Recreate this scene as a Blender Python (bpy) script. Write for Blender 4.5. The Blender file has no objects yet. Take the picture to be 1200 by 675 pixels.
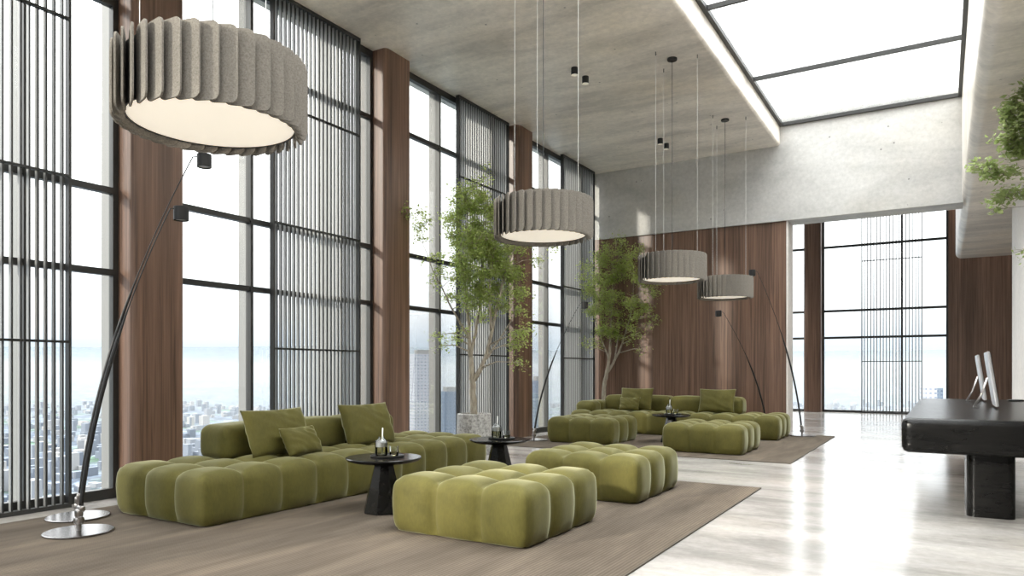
import bpy, math, random
from mathutils import Vector, Matrix, noise
PI = math.pi
SC = bpy.context.scene
COL = SC.collection

# ------------------------------------------------------------------ camera
H = 1.15
cd = bpy.data.cameras.new('camera'); cam = bpy.data.objects.new('camera', cd); COL.objects.link(cam)
cam.location = (0, 0, H); cam.rotation_euler = (PI/2, 0, math.atan2(505, 839))
cd.sensor_width = 36; cd.lens = 36*839/1200; cd.shift_y = (434-337.5)/1200; cd.clip_end = 20000
SC.camera = cam

# ------------------------------------------------------------------ light
SC.view_settings.view_transform = 'Standard'; SC.view_settings.look = 'None'
SC.view_settings.gamma = 1; SC.view_settings.use_curve_mapping = False
SC.view_settings.exposure = 0.40
W = bpy.data.worlds.new('world'); SC.world = W; W.use_nodes = True
wn = W.node_tree; wn.nodes.clear()
wo = wn.nodes.new('ShaderNodeOutputWorld'); wb = wn.nodes.new('ShaderNodeBackground')
wt = wn.nodes.new('ShaderNodeTexCoord'); ws = wn.nodes.new('ShaderNodeSeparateXYZ'); wr = wn.nodes.new('ShaderNodeValToRGB')
wn.links.new(wt.outputs['Generated'], ws.inputs[0]); wn.links.new(ws.outputs['Z'], wr.inputs[0])
e = wr.color_ramp.elements
SKY = [(0,(.075,.090,.108)),(.03,(.088,.102,.118)),(.07,(.14,.145,.15)),(.14,(.205,.207,.21)),(.3,(.30,.30,.30)),(.5,(.6,.6,.6)),(.75,(.95,.95,.95)),(1,(1,1,1))]
while len(e) < len(SKY): e.new(.5)
for q, (p_, c_) in zip(e, SKY): q.position = p_; q.color = (*c_, 1)
wn.links.new(wr.outputs[0], wb.inputs[0]); wb.inputs[1].default_value = 8.4
wn.links.new(wb.outputs[0], wo.inputs[0])
sd = bpy.data.lights.new('sun', 'SUN'); sun = bpy.data.objects.new('sun', sd); COL.objects.link(sun)
sd.energy = 4.2; sd.angle = math.radians(2.5); sd.color = (1, .93, .82)
sun.rotation_euler = Vector((1, 2.1, -.68)).to_track_quat('-Z', 'Y').to_euler()
sun.location = (-20, -30, 20)

# ------------------------------------------------------------------ helpers
class MB:
    def __init__(s): s.v = []; s.f = []; s.m = []
    def add(s, vs, fs, mi=0):
        o = len(s.v); s.v += [tuple(p) for p in vs]; s.f += [tuple(i+o for i in f) for f in fs]; s.m += [mi]*len(fs); return s
    def box(s, x0, x1, y0, y1, z0, z1, mi=0):
        return s.add([(x0,y0,z0),(x1,y0,z0),(x1,y1,z0),(x0,y1,z0),(x0,y0,z1),(x1,y0,z1),(x1,y1,z1),(x0,y1,z1)],
              [(0,3,2,1),(4,5,6,7),(0,1,5,4),(1,2,6,5),(2,3,7,6),(3,0,4,7)], mi)
    def lathe(s, prof, n=32, c=(0,0,0), mi=0, caps=True, tw=0):
        vs = []; fs = []
        for r, z in prof:
            for k in range(n):
                a = 2*PI*k/n + tw; vs.append((c[0]+r*math.cos(a), c[1]+r*math.sin(a), c[2]+z))
        for i in range(len(prof)-1):
            for k in range(n):
                k2 = (k+1) % n; fs.append((i*n+k, i*n+k2, (i+1)*n+k2, (i+1)*n+k))
        if caps:
            fs.append(tuple(range(n-1, -1, -1))); fs.append(tuple((len(prof)-1)*n+k for k in range(n)))
        return s.add(vs, fs, mi)
    def tube(s, pts, rad, n=8, mi=0):
        pts = [Vector(p) for p in pts]; N = len(pts)
        if not hasattr(rad, '__len__'): rad = [rad]*N
        vs = []; up = Vector((0,0,1)); prev = None
        for i, p in enumerate(pts):
            t = (pts[min(i+1,N-1)]-pts[max(i-1,0)]).normalized()
            if prev is None:
                a = up.cross(t)
                if a.length < .05: a = Vector((1,0,0)).cross(t)
            else: a = prev - t*prev.dot(t)
            a.normalize(); prev = a; b = t.cross(a)
            for k in range(n):
                q = 2*PI*k/n; vs.append(p+(a*math.cos(q)+b*math.sin(q))*rad[i])
        fs = []
        for i in range(N-1):
            for k in range(n):
                k2 = (k+1) % n; fs.append((i*n+k, i*n+k2, (i+1)*n+k2, (i+1)*n+k))
        fs.append(tuple(range(n-1,-1,-1))); fs.append(tuple((N-1)*n+k for k in range(n)))
        return s.add(vs, fs, mi)
    def prism(s, poly, z0, z1, mi=0):
        n = len(poly)
        return s.add([(x,y,z0) for x,y in poly]+[(x,y,z1) for x,y in poly],
              [tuple(range(n-1,-1,-1)), tuple(range(n,2*n))]+[(k,(k+1)%n,n+(k+1)%n,n+k) for k in range(n)], mi)
    def build(s, name, mat, parent=None, smooth=False, loc=None, angle=None):
        me = bpy.data.meshes.new(name); me.from_pydata(s.v, [], s.f)
        for m in (mat if isinstance(mat, (list, tuple)) else [mat]): me.materials.append(m)
        me.polygons.foreach_set('material_index', s.m)
        if smooth:
            me.polygons.foreach_set('use_smooth', [True]*len(s.f))
        me.update()
        if angle: me.set_sharp_from_angle(angle=angle)
        o = bpy.data.objects.new(name, me); COL.objects.link(o)
        if parent: o.parent = parent
        if loc: o.location = loc
        return o
def tag(o, label, cat, group=None, kind=None):
    o['label'] = label; o['category'] = cat
    if group: o['group'] = group
    if kind: o['kind'] = kind
    return o
def thing(name, label, cat, loc=(0,0,0), rz=0, group=None):
    o = bpy.data.objects.new(name, None); COL.objects.link(o); o.empty_display_size = .1
    o.location = loc; o.rotation_euler = (0,0,rz); return tag(o, label, cat, group)
def dup(root, loc, rz, label, group=None):
    def cp(o, par):
        c = o.copy(); COL.objects.link(c)
        if par: c.parent = par
        for ch in [q for q in bpy.data.objects if q.parent == o and q is not c]: cp(ch, c)
        return c
    r = cp(root, None); r.location = loc; r.rotation_euler = (0,0,rz); r['label'] = label
    if group: r['group'] = group
    return r
def struct(name, mb, mat, parent=None, **k):
    o = mb.build(name, mat, parent, **k)
    if parent is None: o['kind'] = 'structure'
    return o
def roundpoly(x0,x1,y0,y1,r,n=6):
    out = []
    for cx,cy,a0 in ((x1-r,y0+r,-PI/2),(x1-r,y1-r,0),(x0+r,y1-r,PI/2),(x0+r,y0+r,PI)):
        for k in range(n+1): a=a0+PI/2*k/n; out.append((cx+r*math.cos(a),cy+r*math.sin(a)))
    return out
def rbox(hx,hy,hz,r,step=.03,disp=None,c=(0,0,0),dx=None,dy=None):
    """rounded box surface grid centred at c; disp(p,n)->new p"""
    nx = dx or max(2,round(2*hx/step)); ny = dy or max(2,round(2*hy/step)); nz = max(2,round(2*hz/step))
    idx = {}; vs = []; fs = []
    def V(i,j,k):
        key=(i,j,k)
        if key not in idx:
            p = Vector((-hx+2*hx*i/nx,-hy+2*hy*j/ny,-hz+2*hz*k/nz))
            core = Vector((max(-hx+r,min(hx-r,p.x)),max(-hy+r,min(hy-r,p.y)),max(-hz+r,min(hz-r,p.z))))
            n = (p-core)
            n = n.normalized() if n.length>1e-9 else Vector((0,0,1))
            q = core+n*r
            if disp: q = disp(q,n,p)
            idx[key]=len(vs); vs.append(q+Vector(c))
        return idx[key]
    for i in range(nx):
        for j in range(ny):
            fs.append((V(i,j,0),V(i,j+1,0),V(i+1,j+1,0),V(i+1,j,0))); fs.append((V(i,j,nz),V(i+1,j,nz),V(i+1,j+1,nz),V(i,j+1,nz)))
    for i in range(nx):
        for k in range(nz):
            fs.append((V(i,0,k),V(i+1,0,k),V(i+1,0,k+1),V(i,0,k+1))); fs.append((V(i,ny,k),V(i,ny,k+1),V(i+1,ny,k+1),V(i+1,ny,k)))
    for j in range(ny):
        for k in range(nz):
            fs.append((V(0,j,k),V(0,j,k+1),V(0,j+1,k+1),V(0,j+1,k))); fs.append((V(nx,j,k),V(nx,j+1,k),V(nx,j+1,k+1),V(nx,j,k+1)))
    return vs, fs

# ------------------------------------------------------------------ materials
def mat(name, col=(.5,.5,.5), rough=.5, metal=0, spec=.5, **k):
    m = bpy.data.materials.new(name); m.use_nodes = True; b = m.node_tree.nodes['Principled BSDF']
    b.inputs['Base Color'].default_value = (*col,1); b.inputs['Roughness'].default_value = rough
    b.inputs['Metallic'].default_value = metal; b.inputs['Specular IOR Level'].default_value = spec
    for a, v in k.items(): b.inputs[a.replace('_',' ')].default_value = v
    return m
class NT:
    def __init__(s, m): s.t = m.node_tree; s.b = s.t.nodes['Principled BSDF']; s.tc = s.t.nodes.new('ShaderNodeTexCoord')
    def node(s, t, **k):
        n = s.t.nodes.new(t)
        for a, v in k.items():
            if a in n.inputs: n.inputs[a].default_value = v
            else: setattr(n, a, v)
        return n
    def map(s, scale, loc=(0,0,0), rot=(0,0,0)):
        n = s.node('ShaderNodeMapping'); n.inputs['Scale'].default_value = scale; n.inputs['Location'].default_value = loc; n.inputs['Rotation'].default_value = rot
        s.t.links.new(s.tc.outputs['Object'], n.inputs[0]); return n.outputs[0]
    def noise(s, vec, sc, detail=4, rough=.55, dist=0):
        n = s.node('ShaderNodeTexNoise', Scale=sc, Detail=detail, Roughness=rough, Distortion=dist); s.t.links.new(vec, n.inputs['Vector']); return n.outputs['Fac']
    def ramp(s, fac, stops):
        r = s.node('ShaderNodeValToRGB'); s.t.links.new(fac, r.inputs[0]); el = r.color_ramp.elements
        while len(el) < len(stops): el.new(.5)
        for q, (p, c) in zip(el, stops): q.position = p; q.color = (*c,1) if hasattr(c,'__len__') else (c,c,c,1)
        return r.outputs[0]
    def mix(s, a, b, fac=.5, mode='MIX'):
        n = s.node('ShaderNodeMix', data_type='RGBA', blend_type=mode)
        for v, i in ((fac,0),(a,6),(b,7)):
            if hasattr(v,'is_output'): s.t.links.new(v, n.inputs[i])
            else: n.inputs[i].default_value = v if i == 0 else (*v,1)
        return n.outputs[2]
    def col(s, o): s.t.links.new(o, s.b.inputs['Base Color'])
    def rough(s, o): s.t.links.new(o, s.b.inputs['Roughness'])
    def bump(s, h, strength=.3, dist=.01):
        n = s.node('ShaderNodeBump', Strength=strength, Distance=dist); s.t.links.new(h, n.inputs['Height']); s.t.links.new(n.outputs[0], s.b.inputs['Normal'])

def concrete(name, c, var=.12, rough=.4, spec=.5, pits=True, warm=.03):
    m = mat(name, c, rough, spec=spec); t = NT(m); v = t.map((1,1,1)); vs = t.map((.45,1.6,1))
    big = t.noise(vs, 1.1, 7, .65, .3)
    lo = tuple(a*(1-var*1.4) for a in c); hi = tuple(min(1,a*(1+var)) for a in c)
    c1 = t.ramp(big, [(.38,lo),(.5,c),(.62,hi)])
    fine = t.ramp(t.noise(v, 14, 6, .7), [(.3,.76),(.7,1.12)])
    c2 = t.mix(c1, fine, .6, 'MULTIPLY')
    yel = t.ramp(t.noise(v, .5, 3), [(.5,(1,1,1)),(.72,(1,1-warm,1-warm*3))])
    c2 = t.mix(c2, yel, 1, 'MULTIPLY')
    if pits:
        vo = t.node('ShaderNodeTexVoronoi', Scale=3.4); t.t.links.new(t.map((1,1,1),(3,1,2)), vo.inputs['Vector'])
        p = t.ramp(vo.outputs['Distance'], [(.035,.25),(.06,1)])
        c2 = t.mix(c2, p, .8, 'MULTIPLY')
    t.col(c2); t.bump(fine, .12, .004); return m
def wood(name, c, dark, rough=.35):
    m = mat(name, c, rough, spec=.45); t = NT(m)
    g1 = t.noise(t.map((26,26,.5)), 1, 6, .65, .4); g2 = t.noise(t.map((90,90,1.2)), 1, 4, .6); g3 = t.noise(t.map((3.4,3.4,.05)), 1, 1)
    lt = tuple(a*1.45 for a in c)
    k = t.ramp(g1, [(.32,dark),(.5,c),(.68,lt)])
    k = t.mix(k, t.ramp(g2, [(.3,.72),(.65,1.15)]), .7, 'MULTIPLY')
    k = t.mix(k, t.ramp(g3, [(.35,.75),(.65,1.2)]), .8, 'MULTIPLY')
    t.col(k); t.bump(g2, .1, .002); return m
M = {}
M['ceil'] = concrete('ceiling_concrete', (.82,.76,.68), .15, .33, .5)
M['bulk'] = concrete('bulkhead_concrete', (.50,.49,.47), .11, .45, .4)
M['floor'] = concrete('polished_floor', (.43,.408,.385), .2, .16, .5, pits=False)
M['wood'] = wood('walnut_cladding', (.165,.096,.065), (.08,.045,.030))
M['white'] = concrete('white_plaster', (.72,.68,.64), .04, .6, .3, pits=False, warm=.01)
M['frame'] = mat('dark_window_frame', (.035,.035,.033), .4, .3)
M['fin'] = mat('grey_window_fin', (.15,.15,.145), .5, .2)
M['slat'] = mat('dark_screen_metal', (.05,.05,.048), .4, .4); M['slat_sunlit'] = mat('sunlit_slat_side', (.35,.35,.34), .45, .2)  # sunlight on the slat sides is painted in as a lighter grey
M['black'] = mat('matt_black_metal', (.018,.018,.018), .38, .3)
M['chrome'] = mat('brushed_steel', (.36,.34,.33), .28, 1)
M['wire'] = mat('pale_wire', (.75,.75,.72), .4, .3)
M['silver'] = mat('silver_back', (.62,.62,.63), .32, .7)
M['bark'] = mat('pale_bark', (.36,.31,.23), .8)
M['plinth'] = mat('black_plinth', (.012,.012,.01), .7)
M['soil'] = mat('dark_soil', (.05,.035,.025), .95)
t = NT(M['bark']); nb = t.noise(t.map((12,12,3)), 3, 4); t.col(t.ramp(nb, [(.3,(.24,.20,.15)),(.7,(.47,.42,.33))])); t.bump(nb, .5, .01)
M['pot'] = mat('grey_stone_pot', (.4,.39,.37), .7); t = NT(M['pot']); nb = t.noise(t.map((1,1,1)), 28, 5, .7)
t.col(t.ramp(nb, [(.35,(.2,.19,.18)),(.5,(.4,.39,.37)),(.65,(.56,.55,.52))])); t.bump(nb, .4, .01)
def velvet(name, c):
    m = mat(name, c, .75, spec=.25); t = NT(m)
    n1 = t.noise(t.map((1,1,1)), 5, 5, .6, .6); n2 = t.noise(t.map((1,1,.35)), 70, 3, .6)
    k = t.ramp(n1, [(.3,tuple(a*.84 for a in c)),(.5,c),(.72,tuple(a*1.14 for a in c))])
    k = t.mix(k, t.ramp(n2, [(.3,.85),(.7,1.12)]), .6, 'MULTIPLY'); t.col(k); t.bump(n2, .12, .003)
    b = t.b; b.inputs['Sheen Weight'].default_value = .6; b.inputs['Sheen Roughness'].default_value = .35; b.inputs['Sheen Tint'].default_value = (.8,.8,.55,1)
    return m
M['velvet'] = velvet('olive_velvet', (.100,.089,.020))
M['velvet2'] = velvet('olive_cushion_velvet', (.098,.087,.019))
M['felt'] = mat('grey_felt', (.20,.183,.158), .95, spec=.1); t = NT(M['felt']); nf = t.noise(t.map((1,1,1)), 120, 5, .8)
t.col(t.ramp(nf, [(.35,(.14,.127,.11)),(.5,(.20,.183,.158)),(.68,(.27,.245,.215))])); t.bump(nf, .25, .002)
# rug: ribbed weave with long streaks
M['rug'] = mat('ribbed_rug', (.2,.165,.13), .95, spec=.1); t = NT(M['rug'])
st = t.noise(t.map((3.2,.5,1)), 1.3, 5, .65, .3)
k = t.ramp(st, [(.32,(.09,.073,.056)),(.5,(.122,.099,.077)),(.7,(.165,.132,.100))])
wv = t.node('ShaderNodeTexWave', bands_direction='X', Scale=13.0, Distortion=.4); wv.inputs['Detail Scale'].default_value = 3
t.t.links.new(t.map((1,1,1)), wv.inputs['Vector'])
wv2 = t.node('ShaderNodeTexWave', bands_direction='Y', Scale=22.0); t.t.links.new(t.map((1,1,1)), wv2.inputs['Vector'])
rb = t.mix(wv.outputs['Color'], wv2.outputs['Color'], .4, 'MIX')
k = t.mix(k, t.ramp(rb, [(.15,.62),(.7,1.18)]), .75, 'MULTIPLY'); t.col(k); t.bump(rb, .5, .006)
M['table'] = mat('black_stone', (.02,.019,.019), .2, spec=.3); t = NT(M['table'])
nv = t.noise(t.map((1,1,1)), 7, 8, .7, 1.5); t.col(t.ramp(nv, [(.5,(.006,.006,.006)),(.66,(.016,.014,.013)),(.7,(.045,.04,.036))]))
M['desk'] = mat('black_stained_desk', (.004,.004,.004), .26, spec=.15); t = NT(M['desk']); nv = t.noise(t.map((1.5,8,8)), 3, 6, .7, .4)
t.col(t.ramp(nv, [(.35,(.003,.003,.003)),(.7,(.008,.0075,.007))])); pass
def glass(name, tint=(.97,.985,.985), k=1.0):
    m = bpy.data.materials.new(name); m.use_nodes = True; n = m.node_tree; n.nodes.clear()
    o = n.nodes.new('ShaderNodeOutputMaterial'); mx = n.nodes.new('ShaderNodeMixShader'); tr = n.nodes.new('ShaderNodeBsdfTransparent'); g = n.nodes.new('ShaderNodeBsdfGlossy'); fr = n.nodes.new('ShaderNodeFresnel')
    fr.inputs[0].default_value = 1.45; tr.inputs[0].default_value = (*tint,1); g.inputs['Roughness'].default_value = 0.02
    ml = n.nodes.new('ShaderNodeMath'); ml.operation = 'MULTIPLY'; ml.inputs[1].default_value = k; n.links.new(fr.outputs[0], ml.inputs[0])
    n.links.new(ml.outputs[0], mx.inputs[0]); n.links.new(tr.outputs[0], mx.inputs[1]); n.links.new(g.outputs[0], mx.inputs[2]); n.links.new(mx.outputs[0], o.inputs[0])
    return m
M['pane'] = glass('window_glass', k=.5); M['glass'] = glass('clear_glass', (.93,.95,.94), 1.3)
M['liquid'] = glass('pale_drink', (.86,.83,.66), 1.0)
def emis(name, c, s):
    m = mat(name, c, .6); b = m.node_tree.nodes['Principled BSDF']; b.inputs['Emission Color'].default_value = (*c,1); b.inputs['Emission Strength'].default_value = s; return m
M['diff'] = emis('lit_diffuser', (1,.92,.79), .36)
M['led'] = emis('spot_lens', (.9,.85,.75), .12)
def leafm(name, a, b_):
    m = mat(name, a, .55, spec=.3); t = NT(m); nl = t.noise(t.map((1,1,1)), 9, 3, .7)
    kk = t.ramp(nl, [(.3,a),(.7,b_)]); t.col(kk)
    n = m.node_tree; mx = n.nodes.new('ShaderNodeMixShader'); tl = n.nodes.new('ShaderNodeBsdfTranslucent'); n.links.new(kk, tl.inputs[0])
    o = [q for q in n.nodes if q.type == 'OUTPUT_MATERIAL'][0]; mx.inputs[0].default_value = .5
    n.links.new(t.b.outputs[0], mx.inputs[1]); n.links.new(tl.outputs[0], mx.inputs[2]); n.links.new(mx.outputs[0], o.inputs[0]); return m
M['leaf'] = leafm('fresh_green_leaf', (.30,.40,.09), (.56,.62,.24))
M['leaf3'] = leafm('broad_green_leaf', (.24,.32,.10), (.48,.54,.25))

# ------------------------------------------------------------------ room shell
XL = -6.41; ZC = 5.33; ZT = 5.68; YB = 13.99; YF = 21.57; XO = -2.6; XB = .27; ZS = 3.93; XR = 4.2; Y0 = -4.0
struct('floor', MB().box(XL-.2, XR+.2, Y0-.2, YF+.2, -.3, 0), M['floor'])
def profile_y(poly, y0, y1):       # extrude an (x,z) outline along y
    n = len(poly); mb = MB()
    return mb.add([(x,y0,z) for x,z in poly]+[(x,y1,z) for x,z in poly],
        [tuple(range(n)), tuple(range(2*n-1,n-1,-1))]+[(k,n+k,n+(k+1)%n,(k+1)%n) for k in range(n)])
def arc(cx, cz, r, a0, a1, n=8): return [(cx+r*math.cos(a0+(a1-a0)*k/n), cz+r*math.sin(a0+(a1-a0)*k/n)) for k in range(n+1)]
pl = [(XL-.3,ZC)]+arc(XO-.05,ZC+.05,.05,-PI/2,0)+[(XO,ZT+.12),(XL-.3,ZT+.12)]
struct('ceiling', profile_y(pl, Y0-.2, YB+.02), M['ceil'], smooth=True, angle=.5)
pr = [(XR+.2,ZS),(XR+.2,ZT+.12),(XB,ZT+.12)]+arc(XB+.13,ZS+.13,.13,PI,PI*1.5)
struct('ceiling', profile_y(pr, Y0-.2, 21.0), M['ceil'], smooth=True, angle=.5)
struct('ceiling', MB().box(XL-.3, XB+.02, YB+.5, YF+.2, 5.72, 5.9), M['bulk'])
struct('wall_back_upper', MB().box(XL, XB+.02, YB, YB+.56, ZS, ZT+.15), M['bulk'])
struct('wall_back', MB().box(XL+.02, -2.49, YB+.05, YB+.5, 0, ZS), [M['wood']])
# pale reveal on the open end of the wood wall
struct('trim_1', MB().box(-2.495, -2.465, YB+.04, YB+.54, 0, ZS), M['white'])
for k in range(1, 4):
    xx = XL+.25+k*.97
struct('wall_right', MB().box(1.02, 1.3, 11.4, 15.0, 0, ZS), M['white'])
struct('wall_far_right', MB().box(.12, XR+.2, YF-.2, YF+.1, 0, ZT), M['wood'])
struct('wall_right_outer', MB().box(XR, XR+.25, Y0, YF, 0, ZS), M['white'])
# unseen wall added above the roof to keep low sun off the skylight
struct('wall_sun_blocker', MB().box(XL-.6, XL-.3, -24, YB+8, ZT+.12, 10.4), M['white'])

# windows on the left: bays between wood-clad columns
COLY = [-3.04, .335, 3.716, 7.09, 10.47, 13.97, 17.4, 20.9]
ZTR = [2.03, 2.765, 4.455]
wi = [0]
def window_y(y0, y1, muls, ztop):
    wi[0] += 1
    r = bpy.data.objects.new('window_%d' % wi[0], None); COL.objects.link(r); r['kind'] = 'structure'
    f = MB(); X0, X1 = XL-.05, XL+.015
    f.box(X0,X1,y0,y0+.045,0,ztop); f.box(X0,X1,y1-.05,y1,0,ztop)
    f.box(X0,X1,y0+.045,y1-.05,0,.09); f.box(X0,X1,y0+.045,y1-.05,ztop-.09,ztop)
    for m in muls: f.box(X0,X1+.01,m-.018,m+.018,.09,ztop-.09)
    for z in ZTR: f.box(X0,X1,y0+.045,y1-.05,z-.028,z+.028)
    f.build('window_frame', M['frame'], r)
    g = MB()
    for m in muls: g.box(X0-.12,X0,m-.02,m+.02,0,ztop)
    g.box(X0-.12,X0,y1-.05,y1-.005,0,ztop); g.box(X0-.12,X0,y0+.005,y0+.045,0,ztop)
    g.build('window_fin', M['fin'], r)
    MB().box(XL-.03,XL-.02,y0+.02,y1-.02,.05,ztop-.05).build('window_pane', M['pane'], r)
    return r
for i in range(len(COLY)-1):
    y0 = COLY[i]+.5; y1 = COLY[i+1]
    window_y(y0, y1, [COLY[i]+1.455, COLY[i]+2.615], ZC if y0 < 13 else 5.72)
def window_x(x0, x1, muls, ztop):
    wi[0] += 1
    r = bpy.data.objects.new('window_%d' % wi[0], None); COL.objects.link(r); r['kind'] = 'structure'
    f = MB(); Y_0, Y1 = YF-.02, YF+.05
    f.box(x0,x0+.05,Y_0,Y1,0,ztop); f.box(x1-.05,x1,Y_0,Y1,0,ztop)
    f.box(x0+.05,x1-.05,Y_0,Y1,0,.06); f.box(x0+.05,x1-.05,Y_0,Y1,ztop-.09,ztop)
    for m in muls: f.box(m-.025,m+.025,Y_0-.01,Y1,.06,ztop-.09)
    for z in (2.05,2.79,4.56): f.box(x0+.05,x1-.05,Y_0,Y1,z-.03,z+.03)
    f.build('window_frame', M['frame'], r)
    MB().box(x0+.02,x1-.02,YF+.01,YF+.02,.04,ztop-.05).build('window_pane', M['pane'], r)
def fill_window_front():  # unseen glazing behind the camera, added to let in front fill light
    wi[0] += 1
    r = bpy.data.objects.new('window_%d' % wi[0], None); COL.objects.link(r); r['kind'] = 'structure'
    f = MB()
    for k in range(5): xx = XL+.03+k*(-2.6-XL)/4; f.box(xx-.03,xx+.03,Y0-.06,Y0,0,ZT)
    for z in [.04]+ZTR+[5.3]: f.box(XL,-2.5,Y0-.05,Y0-.01,z-.03,z+.03)
    f.build('window_frame', M['frame'], r)
    MB().box(XL,-2.5,Y0-.04,Y0-.03,0,ZT).build('window_pane', M['pane'], r)
fill_window_front()
struct('wall_front', MB().box(-2.5, XR, Y0-.25, Y0, 0, ZT+.1), M['white'])
window_x(XL, -3.31, [-5.0], 5.72)
window_x(-2.88, .12, [-.93], 5.72)
# skylight
r = bpy.data.objects.new('window_%d' % (wi[0]+1), None); COL.objects.link(r); r['kind'] = 'structure'
f = MB(); zs0, zs1 = ZT, ZT+.06
f.box(XO-.005,XO+.06,Y0,YB,zs0,zs1); f.box(XB-.055,XB+.005,Y0,YB,zs0,zs1); f.box(XO+.06,XB-.055,YB-.05,YB+.005,zs0,zs1)
yy = 11.57
while yy > Y0: f.box(XO+.06,XB-.055,yy-.02,yy+.02,zs0,zs1); yy -= 2.58
f.build('window_frame', M['frame'], r)
MB().box(XO,XB,Y0,YB,ZT+.045,ZT+.055).build('window_pane', M['pane'], r)

# wood-clad columns
clab = ['walnut-clad column behind the biggest pendant, at the left end of the near sofa', 'walnut-clad column behind the right end of the near sofa', 'walnut-clad column right of the nearer potted tree, behind the second pendant']
def column(y, ztop, label, x0=XL+.0, x1=-6.17):
    p = [(x0,y)]+[(x1-.06+.06*math.cos(a),y+.06+.06*math.sin(a)) for a in [-PI/2+PI/2*k/6 for k in range(7)]]+[(x1-.01,y+.49),(x1-.02,y+.5),(x0,y+.5)]
    o = MB().prism(p, 0, ztop).build('wood_column', M['wood'], smooth=True, angle=.6)
    return tag(o, label, 'column', 'walnut columns along the window wall')
column(COLY[1], ZC-.001, 'walnut-clad column at the near end of the window wall')
for i in range(3): column(COLY[2+i], ZC-.001, clab[i])
column(13.985, ZS-.001, 'short walnut-clad column in the corner behind the farther tree')
column(COLY[6], 5.719, 'walnut-clad column hidden beyond the wood wall'); 
o = MB().prism(roundpoly(-3.31,-2.88,YF-.3,YF+.05,.03,4), 0, 5.719).build('wood_column', M['wood'], smooth=True, angle=.6)
tag(o, 'walnut-clad column between the windows of the far wall', 'column')

# ------------------------------------------------------------------ slat screens
def screen(y0, y1, label, far=False):
    """built along local +x (0..L), facing local -y"""
    L = y1-y0
    if far: r = thing('slat_screen', label, 'screen', (y0, YF-.1, 0), 0, 'vertical slat screens before the windows')
    else: r = thing('slat_screen', label, 'screen', (-6.31, y0, 0), PI/2, 'vertical slat screens before the windows')
    zt = 5.7 if far else ZC-.002
    f = MB()
    f.box(0,.022,-.03,.03,0,zt); f.box(L-.022,L,-.03,.03,0,zt)
    f.box(.022,L-.022,-.03,.03,0,.035); f.box(.022,L-.022,-.03,.03,zt-.04,zt)
    f.build('frame', M['slat'], r)
    for z in (1.39,2.78,4.10): MB().box(.022,L-.022,-.034,.0,z-.01,z+.01).build('rail', M['frame'], r)
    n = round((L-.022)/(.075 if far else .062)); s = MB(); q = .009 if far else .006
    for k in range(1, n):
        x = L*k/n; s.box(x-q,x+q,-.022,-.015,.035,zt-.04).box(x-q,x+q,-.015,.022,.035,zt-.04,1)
    s.build('slats', [M['slat'], M['slat_sunlit']], r); return r
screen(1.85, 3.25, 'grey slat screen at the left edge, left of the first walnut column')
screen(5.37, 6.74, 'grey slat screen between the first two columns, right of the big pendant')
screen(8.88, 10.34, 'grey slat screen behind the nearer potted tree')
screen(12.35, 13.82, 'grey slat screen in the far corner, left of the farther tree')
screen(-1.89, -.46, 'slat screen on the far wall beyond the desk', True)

# ------------------------------------------------------------------ rugs
def rug(x0,x1,y0,y1,label):
    mb = MB().box(x0,x1,y0,y1,0,.012)
    r = mb.build('area_rug', M['rug']); tag(r, label, 'rug')
    MB().box(x0-.008,x1+.008,y0-.008,y0,0,.012).box(x0-.008,x1+.008,y1,y1+.008,0,.012).box(x0-.008,x0,y0,y1,0,.012).box(x1,x1+.008,y0,y1,0,.012).build('edge_binding', M['bind'], r)
M['bind'] = mat('rug_binding', (.10,.085,.065), .9)
rug(-5.98,-1.52,.6,7.2,'large ribbed taupe rug in the foreground under the near seating group')
rug(-5.98,-1.61,9.3,13.5,'ribbed taupe rug under the far seating group')

# ------------------------------------------------------------------ tufted seating
def tuft(nx, ny, p, h=.39, z0=.004, D=.042, n=14):
    hx = nx*p/2; hy = ny*p/2; hz = (h-z0)/2
    def disp(q, nn, g):
        cx = ((g.x+hx)/p); cx = 2*abs((cx % 1)-.5) if 1e-6 < cx < nx-1e-6 or True else 0
        cy = ((g.y+hy)/p); cy = 2*abs((cy % 1)-.5)
        fx = (g.x+hx)/p; fy = (g.y+hy)/p
        sx = cx**3.4*(1-nn.x*nn.x); sy = cy**3.4*(1-nn.y*nn.y)
        if fx < .5 or fx > nx-.5: sx *= .0 if (fx < 1e-3 or fx > nx-1e-3) else (.35 if (fx % 1 > .5) == (fx > nx-.5) else 1)
        if fy < .5 or fy > ny-.5: sy *= .0 if (fy < 1e-3 or fy > ny-1e-3) else (.35 if (fy % 1 > .5) == (fy > ny-.5) else 1)
        top = max(0, nn.z); ins = D*max(sx, sy)+.3*D*min(sx,sy)
        side = 1-abs(nn.z); b = .022*(1-(q.z/hz)**2)*side
        if nn.z < 0:
            hl = math.hypot(nn.x, nn.y)
            if hl > 1e-6: w_ = .07*((.4*hl+.6)/hl-1); q = q + Vector((nn.x*w_, nn.y*w_, 0))
        q = q - Vector((nn.x,nn.y,max(0,nn.z)))*ins + Vector((nn.x,nn.y,0))*b
        q.z += .018*top*(1-(cx**2))*(1-(cy**2))
        return q + nn*.003*noise.noise(q*7)
    vs, fs = rbox(hx, hy, hz, .07, .03, disp, (0,0,z0+hz), nx*n, ny*n)
    return MB().add(vs, fs)
def plinth(nx, ny, p): return MB().prism(roundpoly(-nx*p/2+.08,nx*p/2-.08,-ny*p/2+.08,ny*p/2-.08,.05,4), 0, .03)
def ottoman(x, y, rz, label):
    r = thing('tufted_ottoman', label, 'ottoman', (x,y,.012), rz, 'square tufted ottomans')
    tuft(3,3,.366).build('seat', M['velvet'], r, smooth=True); plinth(3,3,.366).build('plinth', M['plinth'], r); return r
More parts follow.
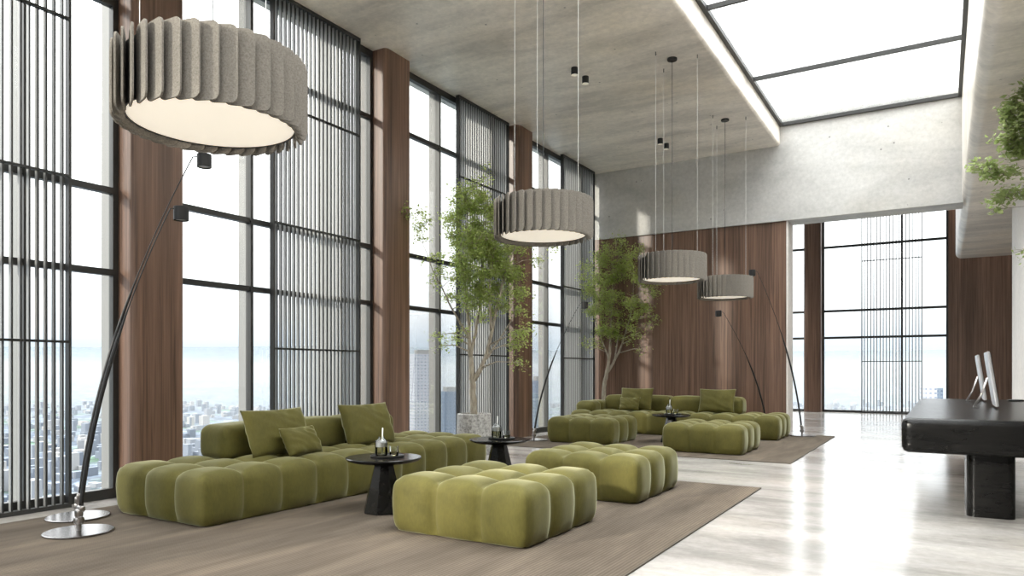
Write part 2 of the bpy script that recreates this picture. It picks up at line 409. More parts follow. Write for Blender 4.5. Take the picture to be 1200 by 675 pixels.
ot = ottoman(-2.80, 4.455, 0, 'olive velvet tufted ottoman in front, nearest to the camera')
ott = [(-2.76,6.265,0,'olive velvet tufted ottoman right behind the nearest one, on the foreground rug'),
 (-4.86,10.62,PI/2,'olive velvet tufted ottoman at the left of the far seating group'),
 (-2.84,10.29,PI,'olive velvet tufted ottoman at the front right corner of the far rug')]
for a in ott: dup(ot, (a[0],a[1],.012), a[2], a[3])
def backblock(L, T, z0, z1):
    hx = T/2; hy = L/2; hz = (z1-z0)/2
    def disp(q, nn, g):
        u = g.y/hy; v = g.z/hz; w = g.x/hx
        b = .02*(1-u*u)*(1-v*v)*abs(nn.x) + .018*(1-u*u)*(1-w*w)*max(0,nn.z) + .008*(1-v*v)*abs(nn.y)
        return q+nn*b+nn*.003*noise.noise(q*6)
    vs, fs = rbox(hx,hy,hz,.075,.035,disp,(0,0,(z0+z1)/2)); return vs, fs
# sofa in local frame: seat front faces +x, 10 cubes along y from ys, origin at the back corner
P = .372
def sofa(label, loc, rz, ys, back, arms=()):
    r = thing('tufted_sofa', label, 'sofa', loc, rz)
    mb = tuft(3,10,P); mb.v = [(x+1.5*P,y+5*P+ys,z) for x,y,z in mb.v]; mb.build('seat', M['velvet'], r, smooth=True)
    q = plinth(3,10,P); q.v = [(x+1.5*P,y+5*P+ys,z) for x,y,z in q.v]; q.build('plinth', M['plinth'], r)
    b0, b1, n = back; L = (b1-b0)*P/n
    for k in range(n):
        vs, fs = backblock(L+.008, P, .35, .655)
        MB().add([(v[0]+P*.5, v[1]+ys+b0*P+L*(k+.5), v[2]) for v in vs], fs).build('backrest', M['velvet'], r, smooth=True)
    for cx, cy in arms:
        vs, fs = backblock(P+.004, P, .33, .55)
        MB().add([(v[0]+cx, v[1]+cy, v[2]) for v in vs], fs).build('armrest', M['velvet'], r, smooth=True)
    return r
sofa('long olive velvet sofa on the foreground rug beside the window wall', (-5.66,3.26,.012), 0, 0, (2,8,3))
sofa('olive velvet sofa of the far seating group, backed against the walnut wall', (-2.28,13.2,.012), -PI/2, -10*P, (1,8,4), [(P,-9.5*P+.02),(2*P,-9.5*P+.02)])

# cushions
def pillow(w, h, t, seed):
    n = 22; vs = []; fs = []; N = n+1; rnd = random.Random(seed); off = Vector((rnd.random()*9,)*3)
    for s in (1,-1):
        for i in range(N):
            for j in range(N):
                u = -1+2*i/n; v = -1+2*j/n
                pin = 1-.065*(1-abs(u)**2)*abs(v)**2; pin2 = 1-.06*(1-abs(v)**2)*abs(u)**2
                hgt = t/2*((1-u**2)*(1-v**2))**.40
                wr = .014*noise.noise(Vector((u*2.0+v*2.2,v*1.1-u*.4,s*2))*1.5+off)*min(1,hgt/(t*.25))
                wr -= .018*math.exp(-((u-.15-.25*v)/.09)**2)*max(0,v-.1)*min(1,hgt/(t*.2))
                vs.append((u*w/2*pin2, s*(hgt+wr), v*h/2*pin))
    for i in range(n):
        for j in range(n):
            a = i*N+j; fs.append((a,a+N,a+N+1,a+1)); o2 = N*N; fs.append((o2+a,o2+a+1,o2+a+N+1,o2+a+N))
    return MB().add(vs, fs)
def cushion(name, w, h, t, loc, rz, tilt, label, group, roll=0):
    o = pillow(w,h,t,hash(label) % 97 if False else len(label)).build(name, M['velvet2'], smooth=True)
    import bmesh
    bm = bmesh.new(); bm.from_mesh(o.data); bmesh.ops.remove_doubles(bm, verts=bm.verts, dist=.0008); bm.to_mesh(o.data); bm.free()
    o.matrix_world = Matrix.Translation(loc) @ Matrix.Rotation(rz,4,'Z') @ Matrix.Rotation(tilt,4,'X') @ Matrix.Rotation(roll,4,'Y')
    return tag(o, label, 'cushion', group)
# near sofa: front faces +x -> cushion front normal (local -y) to +x : rz = +90deg
G1 = 'throw cushions on the near sofa'; G2 = 'throw cushions on the far sofa'
cushion('throw_cushion', .72,.44,.20, (-5.12,4.43,.60), PI/2+.05, -.38, 'large olive cushion at the left of the near sofa, behind the small one', G1)
cushion('throw_cushion', .44,.27,.14, (-4.90,4.50,.525), PI/2+.12, -.50, 'small oblong olive cushion leaning on a larger one on the near sofa', G1, .0)
cushion('throw_cushion', .68,.46,.20, (-5.12,5.60,.59), PI/2-.06, -.36, 'large olive cushion at the right end of the near sofa backrest', G1)
cushion('throw_cushion', .64,.44,.17, (-4.92,12.69,.61), 0, -.30, 'large olive cushion at the left of the far sofa, behind the small one', G2)
cushion('throw_cushion', .40,.26,.13, (-4.98,12.50,.53), 0, -.40, 'small oblong olive cushion leaning on a larger one on the far sofa', G2)
cushion('throw_cushion', .64,.44,.17, (-3.42,12.69,.61), 0, -.30, 'large olive cushion at the right of the far sofa', G2)

# ------------------------------------------------------------------ side tables with carafe and tumbler
def table(x, y, label):
    r = thing('side_table', label, 'table', (x,y,.012), 0, 'round black side tables')
    MB().lathe([(.165,0),(.168,.008),(.075,.395),(.075,.41)], 8, tw=PI/8).build('base', M['table'], r)
    MB().lathe([(.0,.405),(.25,.405),(.285,.415),(.302,.43),(.302,.436),(.297,.441),(0,.441)], 56, caps=False).build('tabletop', M['table'], r, smooth=True, angle=.5)
    return r
def tray(x, y, z, label):
    o = MB().lathe([(0,0),(.125,0),(.135,.004),(.137,.012),(.131,.012),(.126,.006),(0,.006)], 40, caps=False).build('serving_tray', M['black'], smooth=True, angle=.6, loc=(x,y,z))
    return tag(o, label, 'tray', 'round black trays on the side tables')
def carafe(x, y, z, label):
    r = thing('glass_carafe', label, 'carafe', (x,y,z), 0, 'glass carafes on the side tables')
    MB().lathe([(0,.001),(.046,.001),(.05,.008),(.051,.10),(.047,.122),(.026,.136),(.024,.155)], 32, caps=False).build('bottle', M['glass'], r, smooth=True)
    MB().lathe([(.045,.012),(.0455,.072),(.0,.072)], 28, caps=False).build('drink', M['liquid'], r, smooth=True, angle=.6)
    MB().lathe([(.0445,.074),(.0445,.108),(.02,.125)], 28).build('inner_filter', M['silver'], r, smooth=True, angle=.6)
    MB().tube([(.006,0,.02),(.014,0,.225)], .005, 8).build('glass_rod', M['wire'], r, smooth=True)
    return r
def tumbler(x, y, z, label):
    r = thing('glass_tumbler', label, 'glass', (x,y,z), 0, 'glass tumblers on the side tables')
    MB().lathe([(0,.001),(.033,.001),(.036,.005),(.039,.078)], 28, caps=False).build('cup', M['glass'], r, smooth=True)
    MB().lathe([(0,.009),(.0335,.009),(.035,.032),(0,.032)], 24, caps=False).build('drink', M['liquid'], r, smooth=True, angle=.6)
    return r
tb = table(-3.86,4.41,'round black stone side table in front of the near sofa, left of the nearest ottoman')
T = [(-3.86,4.41,'near','on the table left of the nearest ottoman'), (-3.865,6.17,'middle','on the table at the right end of the near sofa'), (-3.68,11.0,'far','on the table of the far seating group')]
dup(tb, (T[1][0],T[1][1],.012), 0, 'round black stone side table at the right end of the near sofa')
dup(tb, (T[2][0],T[2][1],.012), 0, 'round black stone side table between the far sofa and the far ottomans')
Z = .012+.441
tr0 = tray(T[0][0]+.01,T[0][1]+.03,Z,'thin round black tray '+T[0][3]); ca0 = carafe(T[0][0]-.035,T[0][1]+.01,Z+.006,'clear glass carafe with a pale rod '+T[0][3]); tu0 = tumbler(T[0][0]+.055,T[0][1]+.06,Z+.006,'small clear tumbler beside the carafe '+T[0][3])
for x,y,_,w in T[1:]:
    dup(tr0,(x+.01,y+.03,Z),0,'thin round black tray '+w); dup(ca0,(x-.04,y+.01,Z+.006),0,'glass carafe with pale rod '+w); dup(tu0,(x+.055,y+.05,Z+.006),0,'small tumbler by the carafe '+w)

# ------------------------------------------------------------------ pendants
def pendant(label):
    r = thing('pendant_lamp', label, 'lamp', (0,0,0), 0, 'drum pendants of grey felt fins')
    nf = 36; R_in = .392; w = .135; hgt = .35; z0 = 2.345; t_ = .009; ang = math.radians(16); rc = .03
    prof = [(a, b) for a, b in roundpoly(0,w,z0,z0+hgt,rc,4)]
    n = len(prof)
    for k in range(nf):
        th = 2*PI*k/nf; rad = Vector((math.cos(th),math.sin(th),0)); tan = Vector((-math.sin(th),math.cos(th),0))
        d = tan*math.cos(ang)+rad*math.sin(ang); nn = Vector((d.y,-d.x,0)); o = rad*R_in
        vs = [o+d*a+nn*(t_/2)+Vector((0,0,b)) for a,b in prof]+[o+d*a-nn*(t_/2)+Vector((0,0,b)) for a,b in prof]
        fs = [tuple(range(n)),tuple(range(2*n-1,n-1,-1))]+[(i,n+i,n+(i+1)%n,(i+1)%n) for i in range(n)]
        MB().add(vs,fs).build('felt_fin', M['felt'], r)
    MB().lathe([(0,z0+.035),(.385,z0+.035),(.385,z0+.05),(0,z0+.05)],64,caps=False).build('diffuser', M['diff'], r)
    MB().lathe([(.387,z0+.03),(.395,z0+.03),(.395,z0+hgt-.03),(.387,z0+hgt-.03),(.387,z0+.03)],64,caps=False).build('inner_ring', M['black'], r, smooth=True, angle=.5)
    MB().lathe([(0,z0+hgt-.05),(.39,z0+hgt-.05),(.39,z0+hgt-.04),(0,z0+hgt-.04)],64,caps=False).build('top_plate', M['black'], r)
    MB().lathe([(0,ZC-.028),(.062,ZC-.028),(.066,ZC-.022),(.066,ZC-.0005),(0,ZC-.0005)],32,caps=False).build('canopy', M['black'], r, smooth=True, angle=.6)
    MB().tube([(0,0,z0+hgt-.045),(0,0,ZC-.02)],.0035,6).build('power_cable', M['black'], r)
    for k in range(3):
        a = 2*PI*k/3+.15; x, y = .33*math.cos(a), .33*math.sin(a)
        q = MB().tube([(x,y,z0+hgt-.045),(x,y,ZC-.001)],.0018,5); q.build('suspension_wire', M['wire'], r)
        MB().lathe([(.006,ZC-.05),(.006,ZC-.0005)],10,c=(x,y,0)).build('wire_anchor', M['black'], r)
    return r
p1 = pendant('huge grey felt drum pendant at the upper left, nearest to the camera'); p1.location = (-3.11,2.285,0)
dup(p1,(-3.11,5.72,0),.0,'second grey felt drum pendant, hanging before the nearer tree')
dup(p1,(-3.11,9.33,0),.0,'third grey felt drum pendant, hanging before the walnut wall beside the farther tree')
dup(p1,(-3.11,12.05,0),.0,'farthest and smallest-looking grey felt drum pendant')
def spot(label):
    r = thing('ceiling_spot', label, 'lamp', (0,0,ZC), 0, 'small black ceiling spots in pairs')
    MB().lathe([(.046,-.10),(.048,-.095),(.048,-.0005),(.0,-.0005)],24,caps=False).build('housing', M['black'], r, smooth=True, angle=.6)
    MB().lathe([(0,-.088),(.042,-.088),(.046,-.1)],24,caps=False).build('lens', M['led'], r); return r
s0 = spot('black ceiling spot, left one of the nearer pair'); s0.location = (-4.36,8.92,ZC)
dup(s0,(-4.36,9.27,ZC),0,'black ceiling spot, right one of the nearer pair')
dup(s0,(-4.37,12.45,ZC),0,'black ceiling spot, left one of the farther pair near the back wall')
dup(s0,(-4.37,12.78,ZC),0,'black ceiling spot, right one of the farther pair near the back wall')

# ------------------------------------------------------------------ arc floor lamps
def floor_lamp(base, head, label, z0=.012):
    bx, by = base; hx, hy, hz = head
    d = Vector((hx-bx,hy-by,0)); L = d.length; rz = math.atan2(d.y,d.x)
    r = thing('floor_lamp', label, 'lamp', (bx,by,z0), rz, 'slender leaning floor lamps'); hz -= z0
    MB().lathe([(0,0),(.215,0),(.222,.003),(.222,.010),(.216,.014),(0,.014)],56,caps=False).build('base', M['disc'], r, smooth=True, angle=.5)
    j = MB().lathe([(.016,.012),(.016,.06),(.03,.065),(.036,.085),(.03,.105),(.016,.11)],20)
    vs, fs = rbox(.022,.03,.03,.014,.012,None,(0,0,.135)); j.add(vs,fs)
    vs, fs = rbox(.02,.034,.024,.014,.012,None,(.012,0,.165)); j.add(vs,fs)
    j.build('joint', M['chrome'], r, smooth=True, angle=.8)
    pts = []; rad = []
    A = Vector((.01,0,.15)); B = Vector((.16*L,0,.15+(hz-.15)*.48)); C_ = Vector((L-.085,0,hz+.03))
    for k in range(29):
        t = k/28; p = A*(1-t)**2+B*2*t*(1-t)+C_*t*t; pts.append(p); rad.append(.0145 if t < .52 else max(.0045,.0145-(t-.52)*.075))
    pts.append(C_+Vector((.03,0,.004))); rad.append(.0045)
    MB().tube(pts,rad,10).build('pole', M['black'], r, smooth=True)
    sh = MB().lathe([(.052,-.05),(.056,-.048),(.056,.055),(.052,.058),(0,.058)],32,c=(L,0,hz),caps=False).build('lamp_head', M['black'], r, smooth=True, angle=.6)
    MB().lathe([(0,-.04),(.05,-.04)],28,c=(L,0,hz),caps=False).build('lens', M['led2'], r)
    return r
M['disc'] = mat('polished_dark_disc', (.24,.23,.23), .25, 1); M['led2'] = mat('unlit_lens', (.5,.5,.48), .4)
floor_lamp((-5.2,2.74),(-5.10,3.46,2.37),'shorter leaning black floor lamp at the left, its disc base nearest to the camera')
floor_lamp((-5.74,3.02),(-5.15,3.70,2.85),'taller leaning black floor lamp at the left, its head just under the big pendant')
floor_lamp((-5.72,10.2),(-5.2,11.02,2.25),'leaning floor lamp left of the far seating group, its head in the farther tree')
floor_lamp((-2.1,13.27),(-2.86,12.9,2.85),'tall leaning floor lamp on the right corner of the far rug')
floor_lamp((-2.75,13.6),(-3.5,13.1,2.18),'shorter floor lamp behind the far sofa, leaning over its right end',0)

# ------------------------------------------------------------------ reception desk and monitors
r = thing('reception_desk', 'long black reception desk with a thick rounded slab top at the right', 'desk', (.32,8.75,0))
def slab(x0,x1,y0,y1,z0,z1,rr):
    vs, fs = rbox((x1-x0)/2,(y1-y0)/2,(z1-z0)/2,rr,.045,None,((x0+x1)/2,(y0+y1)/2,(z0+z1)/2)); return MB().add(vs,fs)
slab(-.60,.62,-2.35,2.35,.505,.775,.045).build('desktop', M['desk'], r, smooth=True, angle=.8)
MB().prism(roundpoly(-.16,.16,-2.07,-1.40,.06,6),0,.51).build('leg', M['desk'], r, smooth=True, angle=.6)
MB().prism(roundpoly(.08,.40,1.45,2.1,.06,6),0,.51).build('leg', M['desk'], r, smooth=True, angle=.6)
def monitor(label):
    r = thing('desk_monitor', label, 'monitor', (0,0,0), 0, 'monitors on the reception desk')
    m = MB(); vs, fs = rbox(.017,.30,.27,.012,.05,None,(0,0,0)); m.add(vs,fs); b = m.build('housing', M['silver'], r, smooth=True, angle=.8)
    b.matrix_local = Matrix.Translation((0,0,.29)) @ Matrix.Rotation(-.14,4,'Y')
    s_ = MB().box(.0172,.0195,-.285,.285,-.21,.255).build('screen', M['screen'], b)
    st = MB()
    for sy in (-.09,.09): st.tube([(-.03,sy,.30),(-.085,sy,.12),(-.145,sy,.008),(-.10,sy,.006)],.0065,8)
    st.tube([(-.145,-.09,.008),(-.145,.09,.008)],.0065,8)
    st.build('stand', M['chrome'], r, smooth=True); return r
M['screen'] = mat('dark_screen', (.01,.01,.012), .12)
m0 = monitor('silver-backed thin monitor on the desk, the nearer one'); m0.location = (.41,8.55,.776)
dup(m0,(.39,10.3,.776),0,'silver-backed thin monitor on the desk, the farther one')
o = MB().lathe([(0,0),(.07,0),(.085,.006),(.09,.014),(.07,.02),(0,.018)],32,caps=False).build('desk_dish', M['black'], smooth=True, loc=(.76,10.6,.776)); tag(o,'low dark round dish on the desk at the right edge','dish')

# ------------------------------------------------------------------ trees
VR = Vector((.8568,.5157,0)); VD = Vector((-.5157,.8568,0))
def tree(loc, pot_h, pot_r, clusters, trunks, label, seed, leaf, leafmat, count, dens=1, group='potted indoor trees'):
    r = thing('potted_tree', label, 'tree', loc, 0, group); rnd = random.Random(seed)
    if pot_h:
        MB().lathe([(0,0),(pot_r*1.04,0),(pot_r*1.08,.02),(pot_r,pot_h-.01),(pot_r-.01,pot_h),(pot_r-.035,pot_h),(pot_r-.04,pot_h-.04),(0,pot_h-.04)],8 if False else 40,caps=False).build('pot', M['pot'], r, smooth=True, angle=.6)
        MB().lathe([(0,pot_h-.035),(pot_r-.038,pot_h-.035)],32,caps=False).build('soil', M['soil'], r)
    mb = MB(); tips = []
    def L3(a, z, b=0): return VR*a+VD*b+Vector((0,0,z))
    for tr in trunks:
        pts = [L3(a,z,b) for a,z,b,_ in tr]; rad = [q[3] for q in tr]
        P2 = []; R2 = []
        for i in range(len(pts)-1):
            for k in range(5):
                t = k/5; p0 = pts[max(i-1,0)]; p1_ = pts[i]; p2_ = pts[i+1]; p3 = pts[min(i+2,len(pts)-1)]
                p = .5*((2*p1_)+(p2_-p0)*t+(2*p0-5*p1_+4*p2_-p3)*t*t+(3*p1_-p0-3*p2_+p3)*t**3)
                P2.append(p+Vector((rnd.gauss(0,.004),rnd.gauss(0,.004),0))); R2.append(rad[i]*(1-t)+rad[i+1]*t)
        P2.append(pts[-1]); R2.append(rad[-1]); mb.tube(P2,R2,9); tips += [(p, rr) for p, rr in zip(P2,R2)]
    lv = MB(); base = [t_ for t_ in tips if t_[0].z > pot_h+.5]
    for (a,z,b,R,wt) in clusters:
        c = L3(a,z,b); wx = c.x+loc[0]; wy = c.y+loc[1]
        sh = max(0, (-6.18+R*.8-wx)/.5157, (13.88-R*.8-wy)/-.8568); c -= VD*sh
        # limb from nearest lower trunk point
        cand = [t_ for t_ in base if t_[0].z < c.z-.02] or base
        s_ = min(cand, key=lambda q: (q[0]-c).length)
        mid = (s_[0]+c)/2+Vector((rnd.gauss(0,.05),rnd.gauss(0,.05),.05))
        r0 = min(s_[1]*.6,.014)
        mb.tube([s_[0],mid,c],[r0,r0*.6,.003],6)
        ns = max(3,int(9*wt))
        subs = []
        for k in range(ns):
            v = Vector((rnd.gauss(0,1),rnd.gauss(0,1),rnd.gauss(0,.8))).normalized()*R*rnd.uniform(.5,1)
            e_ = c+v; st = mid.lerp(c, rnd.uniform(.3,1)); m2 = (st+e_)/2+Vector((0,0,rnd.uniform(0,.04)))
            mb.tube([st,m2,e_],[.004,.003,.0015],4); subs.append((st,m2,e_))
        nl = int(count*wt)
        for k in range(nl):
            s3 = rnd.choice(subs); t = rnd.uniform(.15,1.05)
            p = s3[0]*(1-t)**2+s3[1]*2*t*(1-t)+s3[2]*t*t + Vector((rnd.gauss(0,1),rnd.gauss(0,1),rnd.gauss(0,.8)))*R*.3
            if p.x+loc[0] < -6.23 or p.y+loc[1] > 13.93 and loc[1] < 14: continue
            q = leaf*rnd.uniform(.6,1.25)
            d = Vector((rnd.gauss(0,1),rnd.gauss(0,1),rnd.gauss(-.3,.6))).normalized(); s2 = d.cross(Vector((rnd.gauss(0,.4),rnd.gauss(0,.4),1))).normalized(); nn = d.cross(s2)
            w = q*.36
            lv.add([p, p+d*q*.45+s2*w+nn*w*.3, p+d*q, p+d*q*.45-s2*w+nn*w*.3, p+d*q*.45], [(0,1,4),(1,2,4),(0,4,3),(4,2,3)])
    mb.build('trunk', M['bark'], r, smooth=True); lv.build('foliage', leafmat, r)
    return r
def blob(rnd, n, a0,a1,z0,z1,b, R, wt):  # clusters filling an ellipse
    out = []
    while len(out) < n:
        u, v, w = rnd.uniform(-1,1), rnd.uniform(-1,1), rnd.uniform(-1,1)
        if u*u+v*v+w*w < 1: out.append(((a0+a1)/2+u*(a1-a0)/2,(z0+z1)/2+v*(z1-z0)/2,w*b,R*rnd.uniform(.8,1.2),wt*rnd.uniform(.7,1.3)))
    return out
rnd = random.Random(5)
# tree 1: trunk at u=557; 1 px = .01185 m here
k1 = 9.94/839
def A1(u): return (u-558)*k1
def Z1(v): return 1.15+(434-v)*k1
cl = blob(rnd, 75, A1(520),A1(622),Z1(340),Z1(210),.5,.15,1.0)+blob(rnd, 38, A1(530),A1(615),Z1(385),Z1(285),.4,.15,.8)
for u,v,b,wt in [(505,262,.1,.5),(498,270,-.1,.5),(512,300,.2,.6),(494,252,0,.4),(520,318,-.2,.6),(526,250,.2,.8),(540,222,0,.8),(560,215,.1,.8),(508,330,.0,.35),(525,345,.1,.4),(530,398,.1,.5),(517,405,.0,.4),(540,388,-.1,.4),(512,392,.1,.3),(612,395,-.3,.8),(606,408,-.2,.6),(618,405,-.3,.6),(624,388,-.3,.5),(614,425,-.3,.4),(632,240,-.2,.45),(645,234,-.2,.3),(640,262,-.1,.5),(628,280,-.1,.6),(648,270,0,.4),(632,305,-.2,.4),(618,345,-.2,.7),(610,365,-.2,.7),(570,205,0,.5),(500,284,.1,.4),(487,258,.1,.25),(651,290,0,.25)]:
    cl.append((A1(u),Z1(v),b,.15,wt))
tk = [[(0,.5,0,.05),(-.02,.9,0,.045),(-.03,1.08,0,.042),(-.06,1.5,.05,.030),(-.10,2.0,.1,.022),(-.14,2.6,.1,.012),(-.1,3.4,.1,.004)],
 [(-.02,1.0,0,.038),(.13,1.25,-.05,.03),(.25,1.7,-.1,.022),(.38,2.3,-.1,.014),(.6,2.9,-.15,.008),(.95,3.3,-.2,.003)],
 [(.13,1.25,-.05,.02),(.32,1.55,.1,.012),(.55,1.9,.0,.006),(.62,2.1,-.1,.003)],
 [(-.05,1.35,0,.026),(.03,1.8,.15,.02),(.1,2.4,.2,.014),(.12,3.2,.2,.005)],
 [(-.07,1.6,.05,.02),(-.3,2.0,0,.012),(-.55,2.5,-.05,.006),(-.7,2.9,-.1,.003)],
 [(.25,1.7,-.1,.02),(.22,2.2,-.2,.012),(.3,2.9,-.2,.005)]]
tree((-5.6,8.28,0), .55, .235, cl, tk, 'tall leafy tree in a round grey stone pot beside the near sofa', 11, .038, M['leaf'], 210)
# tree 2
k2 = 14.9/839
def A2(u): return (u-708)*k2
def Z2(v): return 1.15+(434-v)*k2
cl = blob(rnd, 70, A2(680),A2(764),Z2(400),Z2(284),.5,.17,1.0)
for u,v,b,wt in [(680,330,0,.6),(684,345,0,.5),(678,318,.1,.5),(712,288,0,.9),(728,286,0,.8),(700,300,0,.8),(692,405,-.1,.5),(680,410,-.1,.35),(686,400,-.1,.4),(745,395,0,.6),(756,385,0,.5),(748,410,0,.3),(762,372,0,.4),(685,366,0,.5),(764,340,.0,.5),(736,400,.1,.4),(720,280,0,.5)]:
    cl.append((A2(u),Z2(v),b,.17,wt))
tk = [[(0,.48,0,.05),(.0,.8,0,.045),(.05,1.05,0,.04),(.12,1.5,.0,.028),(.15,2.0,.05,.02),(.2,3.2,.1,.004)],
 [(.06,1.1,0,.034),(.22,1.35,0,.028),(.4,1.8,-.05,.02),(.55,2.4,-.1,.010),(.6,3.0,-.1,.003)],
 [(.1,1.4,0,.02),(-.05,1.8,0,.012),(-.2,2.3,0,.007),(-.25,2.9,0,.003)],
 [(.22,1.35,0,.02),(.3,1.8,.15,.012),(.33,2.6,.15,.004)]]
tree((-6.04,13.75,0), .50, .195, cl, tk, 'leafy potted tree in the far corner behind the far sofa', 23, .042, M['leaf'], 150)
# tree 3: partly in frame at the right edge
cl = []
k3 = 6.7/839
def A3(u): return (u-1302)*k3
def Z3(v): return 1.15+(434-v)*k3
for u,v,b,wt in [(1180,128,0,1),(1190,118,.1,1),(1195,140,0,1),(1178,150,0,.9),(1188,165,0,1),(1196,178,0,1),(1180,172,0,.7),(1170,158,0,.35),(1192,150,-.1,1),(1150,200,0,.55),(1140,195,0,.4),(1160,208,0,.6),(1172,206,0,.5),(1165,232,0,.4),(1178,228,0,.5),(1190,226,0,.4),(1168,245,0,.25),(1198,105,0,1),(1205,130,0,1),(1215,160,0,1.2),(1225,120,.1,1.2),(1240,150,0,1.2),(1230,190,0,1.2),(1250,210,0,1.2),(1260,170,0,1.2),(1210,215,0,.9),(1225,250,0,.9),(1196,298,0,.15),(1215,300,0,.6),(1250,260,0,1)]:
    cl.append((A3(u),Z3(v),b,.10,wt))
tk = [[(0,.5,0,.05),(.02,1.2,0,.042),(0,1.9,0,.034),(.05,2.6,0,.022),(.02,3.3,0,.006)],
 [(0,1.6,0,.022),(-.08,2.1,0,.015),(-.22,2.7,0,.01),(-.3,3.3,0,.004)],
 [(0,1.9,0,.02),(-.25,2.55,0,.009),(-.42,2.78,0,.006),(-.62,2.98,0,.003)],
 [(-.05,2.0,0,.02),(-.2,2.4,0,.008),(-.40,2.66,0,.003)],
 [(.02,1.8,0,.02),(.2,2.4,.1,.014),(.3,3.2,.1,.004)]]
tree((1.35,8.63,0), .55, .235, cl, tk, 'broad-leaved tree reaching in from the right edge above the desk', 31, .058, M['leaf3'], 130)

# ------------------------------------------------------------------ city far below
GZ = -150
# the plain and its low blocks
M['city'] = mat('hazy_city_ground', (.3,.33,.36), .9, spec=.1); t = NT(M['city'])
v1 = t.node('ShaderNodeTexVoronoi', Scale=1.0); t.t.links.new(t.map((.03,.03,.03)), v1.inputs['Vector'])
v2 = t.node('ShaderNodeTexVoronoi', Scale=1.0); t.t.links.new(t.map((.085,.085,.085)), v2.inputs['Vector'])
gn = t.ramp(t.noise(t.map((.004,.004,.004)), 1.6, 6, .6), [(.42,(.06,.075,.10)),(.52,(.085,.10,.12)),(.62,(.045,.075,.055))])
k = t.mix(gn, t.ramp(v2.outputs['Color'], [(.2,.55),(.5,.95),(.82,1.35),(.9,2.6)]), .85, 'MULTIPLY')
k = t.mix(k, t.ramp(v1.outputs['Color'], [(.3,.75),(.7,1.2)]), .8, 'MULTIPLY'); t.col(k)
ter = MB(); N = 40
vs = []; R_ = 14000
for i in range(N+1):
    for j in range(N+1):
        x = -R_+2*R_*i/N; y = -R_+2*R_*j/N; d = math.hypot(x,y)
        vs.append((x,y,GZ+max(0,d-5000)*.055))
ter.add(vs, [(i*(N+1)+j,(i+1)*(N+1)+j,(i+1)*(N+1)+j+1,i*(N+1)+j+1) for i in range(N) for j in range(N)])
tag(ter.build('city_ground', M['city'], smooth=True), 'hazy pale blue city plain far below the windows', 'city', kind='stuff')
def bm_(name, c):
    m = mat(name, c, .8); t = NT(m); br = t.node('ShaderNodeTexBrick', Scale=1.0, offset=0); br.inputs['Color1'].default_value = (c[0]*.28,c[1]*.36,c[2]*.5,1); br.inputs['Color2'].default_value = (c[0]*.6,c[1]*.66,c[2]*.8,1); br.inputs['Mortar'].default_value = (*c,1)
    br.inputs['Mortar Size'].default_value = .3; br.inputs['Brick Width'].default_value = 1.0; br.inputs['Row Height'].default_value = .9
    mp = t.node('ShaderNodeMapping'); sx = t.node('ShaderNodeSeparateXYZ'); cb = t.node('ShaderNodeCombineXYZ'); ad = t.node('ShaderNodeMath', operation='ADD')
    t.t.links.new(t.tc.outputs['Object'], sx.inputs[0]); t.t.links.new(sx.outputs[0], ad.inputs[0]); t.t.links.new(sx.outputs[1], ad.inputs[1])
    t.t.links.new(ad.outputs[0], cb.inputs[0]); t.t.links.new(sx.outputs[2], cb.inputs[1]); t.t.links.new(cb.outputs[0], mp.inputs[0]); mp.inputs['Scale'].default_value = (.28,.28,1)
    t.t.links.new(mp.outputs[0], br.inputs['Vector']); t.col(br.outputs[0]); return m
M['tw1'] = bm_('pale_tower', (.24,.25,.27)); M['tw2'] = bm_('blue_tower', (.08,.105,.14))
def ray(u): a = (u-600)/839; return Vector((-.5157+a*.8568, .8568+a*.5157, 0))
def tower(u, dist, ztop, w, d, m, label, crown=True):
    c = ray(u)*dist; a = math.atan2(c.y,c.x)
    r = thing('city_tower', label, 'building', (c.x,c.y,GZ), a+.35, 'towers beyond the windows'); hgt = ztop-GZ
    MB().box(-d/2,d/2,-w/2,w/2,0,hgt).build('facade', m, r)
    if crown: MB().box(-d*.3,d*.3,-w*.3,w*.3,hgt,hgt+4).build('roof_plant', M['fin'], r)
tower(494, 700, 17, 20, 16, M['tw1'], 'tall pale blue tower seen behind the near sofa between the second column and the tree')
tower(527, 620, -17, 15, 14, M['tw2'], 'darker blue tower right of the tall pale one, behind the nearer tree')
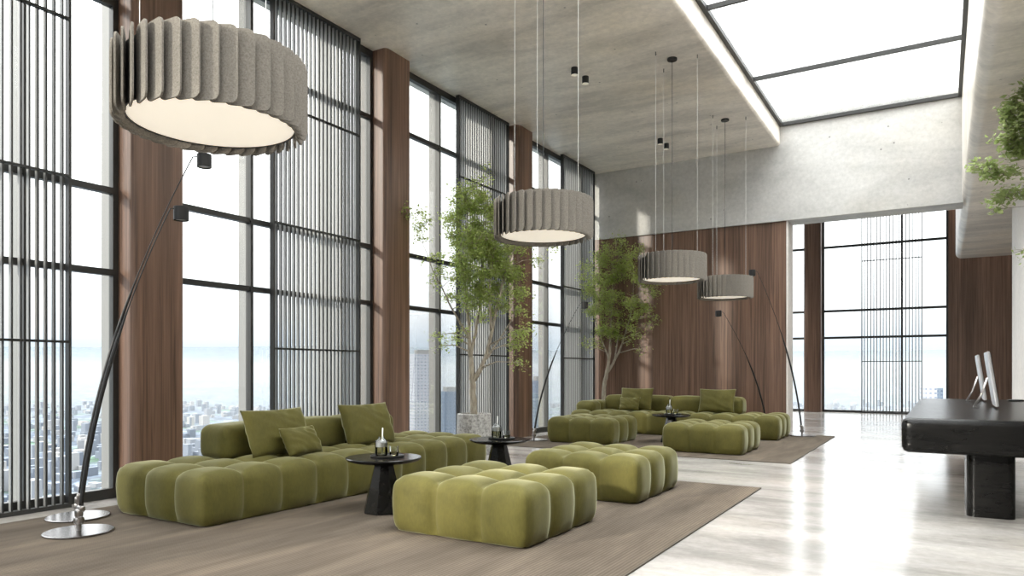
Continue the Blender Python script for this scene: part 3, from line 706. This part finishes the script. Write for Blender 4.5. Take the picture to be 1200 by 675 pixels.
tower(541, 760, -40, 12, 12, M['tw1'], 'lower pale tower just left of the nearer tree pot')
tower(630, 640, -8, 9, 14, M['tw2'], 'narrow dark blue tower right of the third walnut column')
tower(1088, 560, -12, 8, 12, M['tw1'], 'pale tower at the right end of the far window, above the desk', False)
tower(1096, 620, -14, 8, 12, M['tw2'], 'blue tower at the right end of the far window, beside a pale one', False)
# low blocks
M['blk'] = mat('pale_low_blocks', (.3,.32,.35), .9); t = NT(M['blk']); vb = t.node('ShaderNodeTexVoronoi', Scale=1.0); t.t.links.new(t.map((.02,.02,.0)), vb.inputs['Vector'])
t.col(t.ramp(vb.outputs['Color'], [(.15,(.06,.075,.10)),(.5,(.11,.125,.15)),(.8,(.2,.2,.2))]))
rb_ = random.Random(77); blk = MB()
for k in range(2600):
    u = rb_.uniform(-80,1180); dd = 500+2600*rb_.random()**1.4; c = ray(u)*dd; w, d, hh = rb_.uniform(6,22), rb_.uniform(6,22), rb_.choice([6,9,12,12,18,26])
    blk.box(c.x-w/2,c.x+w/2,c.y-d/2,c.y+d/2,GZ-2,GZ+hh)
tag(blk.build('city_blocks', M['blk']), 'countless small pale buildings spread over the hazy city', 'city', kind='stuff')

# haze lying over the city, outside the building
hz = bpy.data.materials.new('city_haze'); hz.use_nodes = True; n = hz.node_tree; n.nodes.clear()
o_ = n.nodes.new('ShaderNodeOutputMaterial'); v_ = n.nodes.new('ShaderNodeVolumeScatter'); v_.inputs['Density'].default_value = .42/5500; v_.inputs['Color'].default_value = (.84,.92,1,1)
a_ = n.nodes.new('ShaderNodeVolumeAbsorption'); a_.inputs['Density'].default_value = .58/5500; a_.inputs['Color'].default_value = (.08,.05,0,1); ad_ = n.nodes.new('ShaderNodeAddShader')
n.links.new(v_.outputs[0], ad_.inputs[0]); n.links.new(a_.outputs[0], ad_.inputs[1]); n.links.new(ad_.outputs[0], o_.inputs['Volume'])
hb = MB().box(-14500,14500,740,14500,GZ-60,60).build('city_haze', hz); tag(hb, 'thin pale haze hanging over the distant city', 'haze', kind='stuff')
